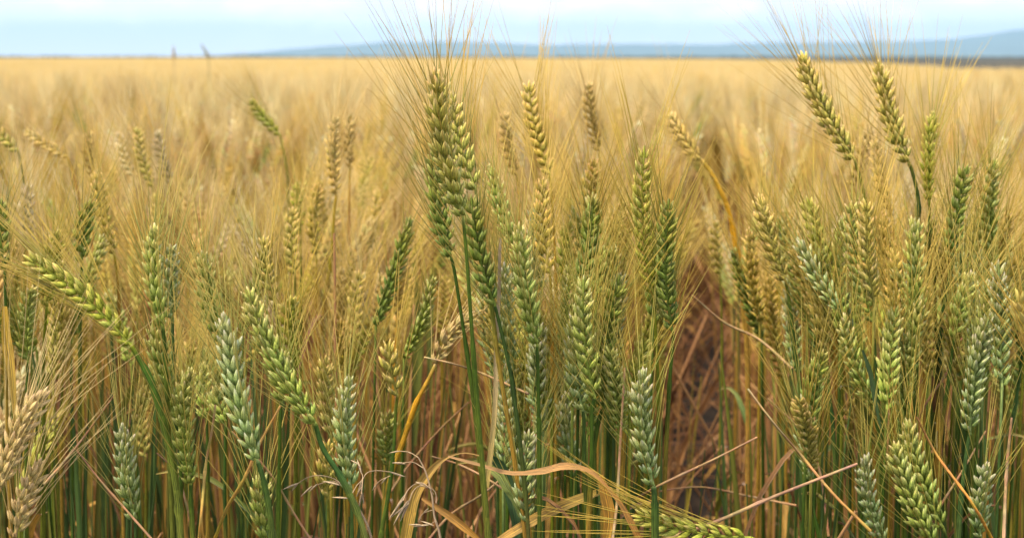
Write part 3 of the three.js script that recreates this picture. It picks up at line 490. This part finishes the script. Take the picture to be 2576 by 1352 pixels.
{ // bare tillers and sheaths among the front rows, and the dead leaves and straw below
  rnd = mulberry(606);
  const til = new THREE.Group(); til.name = 'wheat_undergrowth'; tag(til, 'tangle of bare green and yellow stems between the front stalks', 'undergrowth', null, 'stuff'); scene.add(til);
  const stems = [[[.045, .09, .011], [.06, .10, .012]], [[.14, .16, .014], [.22, .15, .02]], [[.42, .23, .03], [.28, .13, .03]], [[.30, .22, .02], [.15, .14, .015]], [[.36, .18, .05], [.24, .11, .03]]];
  stems.forEach(([a, b], i) => {
    const out = []; out.push(tube([V(.01, .62, 0), V(.004, .4, .004), V(0, 0, 0)], (t) => lerp(.0005, .0014, smooth(0, .25, t)), 5, (t) => mix3(a, b, t)));
    const pts = []; for (let k = 0; k <= 6; k++) { const t = k / 6; pts.push(V(.03 * t * t + .002, .2 + .46 * t, .01 * t)); } out.push(ribbon(pts, (t) => .007 * Math.sqrt(1 - t) + .0008, V(0, 0, 1), (t) => mix3(b, a, t), .35, R(-.8, .8)));
    const list = []; for (let k = 0; k < (i === 0 ? 320 : i === 1 ? 170 : 70); k++) { const D = Math.sqrt(i < 2 ? R(1.06, 3.2) : R(1.2, 4.4)), px = R(-200, 2780); if (gapAt(px, D) || (D < 1.12 && (px > 1000 && px < 1230))) continue; const p = at(px, 700, D), v = R(.8, 1.15); list.push({ p: V(p.x, 0, p.z), ry: R(0, 6.28), rx: R(-.08, .08), rz: R(-.08, .08), s: [R(.8, 1.15), R(.8, 1.2), R(.8, 1.15)], c: [v, v, v] }); }
    instances('stem_mass', mergeGeometries(out), cropMat, list, til);
  });
  const lit_ = new THREE.Group(); lit_.name = 'straw_litter'; tag(lit_, 'reddish brown dead leaves and broken straw low between the stalks', 'straw', null, 'stuff'); scene.add(lit_);
  for (const [c, seed] of [[[.26, .11, .04], 1], [[.36, .17, .06], 2], [[.16, .07, .03], 3], [[.44, .23, .09], 4]]) {
    const pts = []; for (let k = 0; k <= 6; k++) { const t = k / 6; pts.push(V(.05 * Math.sin(t * 2.4 + seed), .34 * t, .02 * t * t)); }
    const leaf = ribbon(pts, (t) => .0075 * Math.pow(1 - t, .5) + .0012, V(0, 0, 1), () => c, .4, seed - 2), st = tube([V(.002, 0, 0), V(.006, .2, 0), V(0, .42, 0)], () => .0013, 4, () => c.map((v) => v * 1.15));
    [leaf, st].forEach((g, q) => { const list = []; for (let k = 0; k < 640; k++) { const D = Math.sqrt(R(1.15 * 1.15, 5.2 * 5.2)), px = R(-200, 2780), p = at(px, 700, D), v = R(.7, 1.2), low = rnd() < .32; if (px > 1672 && px < 1865 && D < 5.6 && rnd() < .985) continue; list.push({ p: V(p.x, low ? R(.01, .08) : R(.05, .32), p.z), ry: R(0, 6.28), rz: low ? R(.9, 1.5) : R(-.7, .7), rx: R(-.3, .3), s: [R(.8, 1.3), R(.7, 1.3), R(.8, 1.3)], c: [v, v, v] }); } instances(q ? 'straw_mass' : 'dead_leaf_mass', g, cropMat, list, lit_); });
  }
}

{ // a low line of hedges and scrub a kilometre and a half off
  rnd = mulberry(808); const g = new THREE.IcosahedronGeometry(1, 3), p = g.attributes.position, col = [];
  for (let i = 0; i < p.count; i++) { const v = V(p.getX(i), p.getY(i), p.getZ(i)), k = 1 + .5 * (fbm(v.x * 2.3 + 5, v.y * 2.3 + v.z * 3.1, 15) - .5); p.setXYZ(i, v.x * k, v.y * k, v.z * k); col.push(1, 1, 1); }
  g.setAttribute('color', new THREE.Float32BufferAttribute(col, 3)); g.computeVertexNormals();
  const list = []; for (let i = 0; i < 620; i++) { const s = lerp(-1.5, 1.5, i / 620) * TX, D = 1500 + R(-25, 25) + 160 * Math.sin(s * 7), h = R(.9, 1.5) * (.8 + .7 * fbm(s * 40, 1, 19)), v = R(.7, 1.2); list.push({ p: V(s * D, h * .5, -D), ry: R(0, 6.28), s: [R(1.6, 3.2), h, R(1.6, 3)], c: [.055 * v, .065 * v, .03 * v] }); }
  const im = instances('treeline', g, cropMat, list, scene); tag(im, 'thin dark line of far scrub along the horizon', 'treeline', null, 'stuff');
}

// ------------------------------------------------------------------ single dry leaves, straws and grasses of the front
rnd = mulberry(707);
function blade(name, label, pix, D, width, c0, c1, o = {}) {
  const P = curve(pix.map(([x, y, d = 0]) => at(x, y, D + d)), 26), b = P[P.length - 1].clone(), g = b.clone();
  const m = mesh(numbered(name), ribbon(P.map((p) => p.sub(g)), typeof width === 'function' ? width : (t) => width * (.25 + .75 * Math.sin(Math.PI * clamp(t * .9 + .08, 0, 1))), o.face ?? V(0, .1, 1), (t) => mix3(c0, c1, t), o.fold ?? .4, o.twist ?? 0), leafMat, scene);
  m.position.copy(g); return tag(m, label, 'leaf', 'loose leaves at the front');
}
function straw(label, pix, D, r, c0, c1) {
  const P = curve(pix.map(([x, y, d = 0], i) => at(x + (i % 2 ? R(-5, 5) : 0), y + R(-4, 4), D + d + i * R(-.012, .012))), 22), l = P[P.length - 1], k = P[P.length - 2], g = l.clone(); 
  const m = mesh(numbered('dry_straw'), tube(P.map((p) => p.sub(g)), (t) => r * .72 * lerp(.6, 1, t) * R(.93, 1.07) * (Math.abs(t - .55) < .025 ? 1.3 : 1), 6, (t) => mix3(c0, c1, t).map((v) => v * R(.82, 1.12))), stemMat, scene);
  m.position.copy(g); return tag(m, label, 'straw', 'dry straws at the front');
}
const tan = [.50, .33, .16], brn = [.34, .19, .09], org = [.62, .30, .03], gld = [.58, .38, .05], pink = [.48, .29, .14];
blade('dry_leaf', 'curled tan dry leaf arching across the green stems at bottom middle', [[1127, 1147], [1206, 1168], [1284, 1189], [1363, 1184], [1421, 1171], [1484, 1184], [1525, 1221], [1562, 1268], [1594, 1326], [1620, 1380]], .96, (t) => (1 + .25 * Math.sin(t * 31) * Math.sin(t * 17)) * (t < .4 ? lerp(.0014, .0056, t / .4) : t < .62 ? lerp(.0056, .0028, (t - .4) / .22) : lerp(.0028, .005, (t - .62) / .38)), [.46, .25, .09], [.56, .26, .035], { face: V(0, .75, .6), fold: .3 });
blade('dry_leaf', 'bright orange dry leaf hanging under the curled tan leaf', [[1510, 1195], [1522, 1240], [1533, 1300], [1528, 1352], [1524, 1420]], 1.0, .0085, org, [.55, .30, .03]);
blade('dry_leaf', 'folded gold-brown leaf slanting up from the lower edge at middle', [[1520, 1232], [1463, 1252], [1379, 1287], [1284, 1341], [1220, 1380]], 1.02, .0095, gld, [.50, .27, .06], { face: V(.2, .8, .5) });
blade('dry_leaf', 'yellow sickle-shaped leaf curving over the feathery grass', [[1212, 1146], [1165, 1138], [1116, 1154], [1078, 1191], [1046, 1239], [1030, 1303], [1012, 1400]], .98, (t) => lerp(.0010, .0078, smooth(.15, .7, t)), [.50, .29, .08], [.58, .35, .04]);
blade('dry_leaf', 'narrow orange leaf sloping down right of the sickle-shaped leaf', [[1062, 1252], [1126, 1294], [1175, 1332], [1215, 1365]], 1.0, .0055, [.50, .26, .06], org);
blade('green_leaf', 'dark green leaf blade beside the stems left of the small upright ear', [[1236, 1150], [1258, 1172], [1279, 1221], [1296, 1300], [1306, 1400]], 1.04, .009, [.035, .10, .025], [.06, .13, .03]);
blade('dry_leaf', 'pale dry blade hanging straight down right of the tall stems', [[1258, 598], [1255, 740], [1248, 880], [1246, 1010], [1237, 1115], [1222, 1225]], 1.0, (t) => lerp(.002, .0042, t), [.55, .42, .27], [.58, .42, .10]);
blade('dry_leaf', 'orange-yellow leaf standing at the left edge under the drooping ear', [[12, 770], [16, 850], [26, 918], [40, 1060]], 1.05, .0075, [.62, .38, .03], [.5, .33, .05]);
blade('dry_leaf', 'orange leaf upright behind the first ears of the right bunch', [[2108, 690], [2112, 860], [2106, 1010], [2100, 1160]], 1.3, .011, [.62, .34, .02], [.52, .28, .03]);
blade('dry_leaf', 'yellow leaf standing between the stems left of the pink straw', [[1566, 960], [1572, 1060], [1568, 1180], [1560, 1352]], 1.2, .010, [.58, .36, .02], [.5, .3, .03]);
blade('green_leaf', 'broad blurred green leaf standing in the left brown gap', [[1040, 660], [1052, 800], [1050, 950], [1044, 1120]], 1.7, .011, [.22, .25, .025], [.18, .21, .025]);
blade('green_leaf', 'second blurred green leaf in the left brown gap', [[1086, 690], [1080, 830], [1084, 1000]], 1.75, .009, [.18, .22, .025], [.22, .22, .03]);
blade('green_leaf', 'thin dark green leaf bent over the braided ear of the right bunch', [[2170, 880], [2190, 940], [2200, 1000], [2216, 1080]], 1.05, .0036, [.035, .08, .012], [.05, .10, .012]);
straw('brown straw crossing behind the tall stems at the left brown gap', [[1067, 900], [1127, 914], [1207, 940], [1260, 958], [1330, 990]], 1.03, .0013, tan, brn);
straw('upright pinkish straw between the blue-grey stems and the pale blue-green ear', [[1572, 927], [1556, 1116], [1551, 1273], [1536, 1420]], 1.0, .0016, pink, tan);
straw('long straw rising to the right across the dark gap', [[1905, 1096], [1800, 1152], [1677, 1211], [1600, 1256]], 1.02, .0014, pink, brn);
straw('thick pale straw rising from the lower edge to the right bunch', [[2156, 1166], [2040, 1214], [1932, 1254], [1790, 1314], [1660, 1362]], .97, .002, [.48, .30, .17], pink);
straw('straw falling across the right gap, turning orange at its foot', [[1881, 981], [1940, 1060], [2015, 1144], [2099, 1238], [2190, 1338]], .98, .0016, tan, [.52, .28, .06]);
straw('orange straw slanting down through the right bunch', [[2306, 1050], [2360, 1139], [2445, 1267], [2500, 1365]], 1.0, .0016, [.52, .26, .08], org);
straw('pale straw upright near the lower right corner', [[2545, 1050], [2536, 1180], [2524, 1380]], 1.02, .0018, pink, tan);
straw('yellow-orange straw leaning past the foot of the whitish ear', [[706, 1022], [657, 1111], [612, 1207], [576, 1274], [535, 1372]], .97, .0019, [.54, .32, .10], [.62, .38, .05]);
straw('tan straw standing left of the yellow-orange leaning straw', [[542, 1017], [528, 1090], [518, 1162], [505, 1300], [498, 1400]], .99, .0017, tan, gld);
straw('thin brown straw sloping down left of the small blue-green ear', [[193, 1127], [250, 1200], [311, 1272], [400, 1372]], .96, .0013, brn, brn);
straw('blurred brown straw crossing behind the ripe straw ears', [[290, 992], [193, 1124], [110, 1215]], 1.12, .0015, brn, tan);
straw('thin brown straw between the bent stem and the bright green ear', [[394, 1141], [442, 1186], [470, 1270], [494, 1370]], 1.0, .0013, brn, tan);
straw('brown straw passing behind the stem of the whitish ear', [[583, 1082], [676, 1191], [741, 1294], [790, 1372]], 1.04, .0014, brn, pink);
straw('pink straw leaning at the left of the right bunch', [[1740, 745], [1830, 812], [1905, 850], [1990, 930]], 1.25, .0018, pink, tan);
straw('grey straw sloping through the foot of the right bunch', [[1930, 1000], [2010, 1080], [2060, 1180], [2080, 1352]], 1.15, .0016, pink, brn);
straw('brown straw lying low across the dark gap', [[1640, 1240], [1760, 1228], [1880, 1246], [2000, 1270]], 1.25, .0016, brn, pink);
straw('brown straw sloping down left in the left brown gap', [[1180, 1010], [1110, 1080], [1030, 1170], [980, 1240]], 1.25, .0016, brn, brn);
straw('pale straw sloping across the left brown gap under the yellow leaf arch', [[1085, 1145], [1160, 1168], [1250, 1220], [1330, 1290]], 1.08, .0015, pink, tan);
straw('tan straw low between the sickle leaf and the tall stems', [[1310, 1150], [1230, 1230], [1130, 1300], [1060, 1372]], 1.1, .0015, tan, brn);
straw('thin straw crossing the middle of the right bunch', [[2420, 850], [2380, 940], [2330, 1010], [2290, 1110]], 1.15, .0014, brn, brn);
straw('pink straw leaning inside the lower right corner', [[2480, 1085], [2420, 1190], [2360, 1280], [2330, 1380]], 1.1, .0014, pink, brn);

// two feathery bromes: thin arching branches, each ending in narrow seed heads
function brome(label, D, main, branches) {
  const c4 = ([x, y]) => [(700 + x * .3994) / 1.2422, (1140 + y * .3994) / 1.2422];
  const g = new THREE.Group(); g.name = numbered('brome_grass'); const pts = main.map((p) => at(...c4(p), D)), foot = pts[0].clone(), root = V(foot.x, 0, foot.z - .02); g.position.copy(root); scene.add(g);
  const loc = (p) => p.clone().sub(root), col = [.48, .33, .19];
  mesh('stem', tube(curve([root, V(foot.x, foot.y * .5, foot.z - .01), ...pts].map(loc), 30), (t) => lerp(.0011, .00045, t), 5, () => col), stemMat, g);
  for (const [path, seeds, purple] of branches) {
    mesh('branch', tube(curve(path.map((p, i) => loc(at(...c4(p), D + .006 * i * (purple ? -1 : 1)))), 14), () => .00032, 4, () => col), stemMat, g);
    for (const [a, b] of seeds) {
      const A = loc(at(...c4(a), D)), B = loc(at(...c4(b), D + .004)), d = B.clone().sub(A), L = d.length(), cc = [.52, .38, .23];
      const h = husk(L, L * .09 + .0005, L * .08 + .0004, 6, 6, cc.map((v) => v * .8), cc, cc.map((v) => v * 1.15), .02); h.applyQuaternion(new THREE.Quaternion().setFromUnitVectors(V(0, 1, 0), d.normalize()));
      const m = mesh('spikelet', h, stemMat, g); m.position.copy(A);
    }
  }
  return tag(g, label, 'grass', 'feathery bromes at the front');
}
brome('pale feathery brome grass arching over the foot of the soft green ear', .93, [[1150, 1345], [1060, 1130], [1000, 1010], [930, 935]], [
  [[[930, 935], [850, 885], [740, 862], [650, 880], [580, 925]], [[[580, 925], [455, 972]], [[575, 930], [528, 985]]]],
  [[[930, 935], [850, 908], [760, 925], [700, 950]], [[[690, 945], [595, 1030]], [[730, 930], [662, 992]], [[905, 938], [768, 903]]]],
  [[[1000, 1010], [1040, 940], [1085, 885], [1060, 800]], [[[1050, 775], [990, 740]], [[1075, 850], [1042, 730]], [[1085, 890], [1040, 1030]]]],
  [[[1085, 890], [1120, 842], [1190, 825], [1300, 835]], [[[1300, 835], [1420, 876]]]],
  [[[1300, 866], [1220, 905], [1185, 945]], [[[1190, 940], [1158, 982]], [[1270, 880], [1228, 930]]]],
  [[[1085, 890], [1080, 960], [1075, 1010]], [[[1080, 950], [1032, 1030]], [[1078, 990], [1098, 1098]], [[1075, 1010], [1055, 1120]]], 1],
  [[[930, 935], [960, 985]], [[[970, 1042], [840, 1030]]]],
]);
brome('tangled brome grass with dark drooping seed heads beside the sickle leaf', .94, [[1690, 1345], [1645, 1180], [1625, 1010], [1575, 830], [1520, 722]], [
  [[[1520, 722], [1450, 682], [1370, 672]], [[[1375, 672], [1290, 686]], [[1460, 690], [1440, 676]]]],
  [[[1560, 805], [1480, 760], [1400, 765]], [[[1400, 766], [1312, 762]], [[1420, 772], [1350, 770]]]],
  [[[1640, 1010], [1590, 950], [1510, 925], [1440, 975], [1400, 1060]], [[[1430, 1000], [1345, 1110]], [[1410, 1040], [1285, 1205]], [[1440, 1060], [1320, 1250]]], 1],
  [[[1600, 960], [1530, 945], [1480, 985], [1450, 1060]], [[[1455, 1050], [1375, 1225]], [[1450, 1080], [1300, 1190]]], 1],
  [[[1640, 1130], [1560, 1160], [1530, 1210]], [[[1540, 1190], [1522, 1230]], [[1600, 1120], [1555, 1160]]]],
  [[[1655, 1220], [1600, 1250], [1540, 1250]], [[[1545, 1250], [1440, 1245]], [[1600, 1250], [1470, 1262]], [[1640, 1255], [1535, 1215]]]],
  [[[1610, 960], [1560, 925], [1520, 915]], [[[1560, 945], [1495, 908]]]],
  [[[1660, 1080], [1655, 1000], [1600, 940]], []],
]);

// two weeds that stand above the crop far back on the left
for (const [px, top, lean, label] of [[437, 116, .0, 'blurred brown weed head poking above the horizon on the left'], [517, 112, -.02, 'blurred grey-green weed head leaning above the horizon, right of the brown one']]) {
  const D = 6.2, T = at(px - (lean ? 12 : 0), top, D), b = at(px + (lean ? 8 : 0), 150, D), g = new THREE.Group(); g.name = numbered('tall_weed'); g.position.set(b.x, 0, b.z); scene.add(g);
  const c = lean ? [.30, .28, .14] : [.50, .36, .18], rt = T.clone().sub(g.position), rb = b.clone().sub(g.position);
  mesh('stem', tube([rb.clone(), V(0, .5, 0), V(0, 0, 0)], () => .002, 5, () => c), stemMat, g);
  const out = []; for (let i = 0; i < 26; i++) { const t = i / 26, p = rb.clone().lerp(rt, t * .92), k = .022 * (1 - .5 * t); const h = husk(k, k * .4, k * .35, 3, 5, c, c, c, .1); h.applyQuaternion(new THREE.Quaternion().setFromEuler(new THREE.Euler(R(-.5, .5), R(0, 6), R(-.5, .5)))); h.translate(p.x, p.y, p.z); out.push(h); }
  mesh('seed_head', mergeGeometries(out), stemMat, g); tag(g, label, 'weed', 'weeds above the crop');
}

renderer.render(scene, camera);
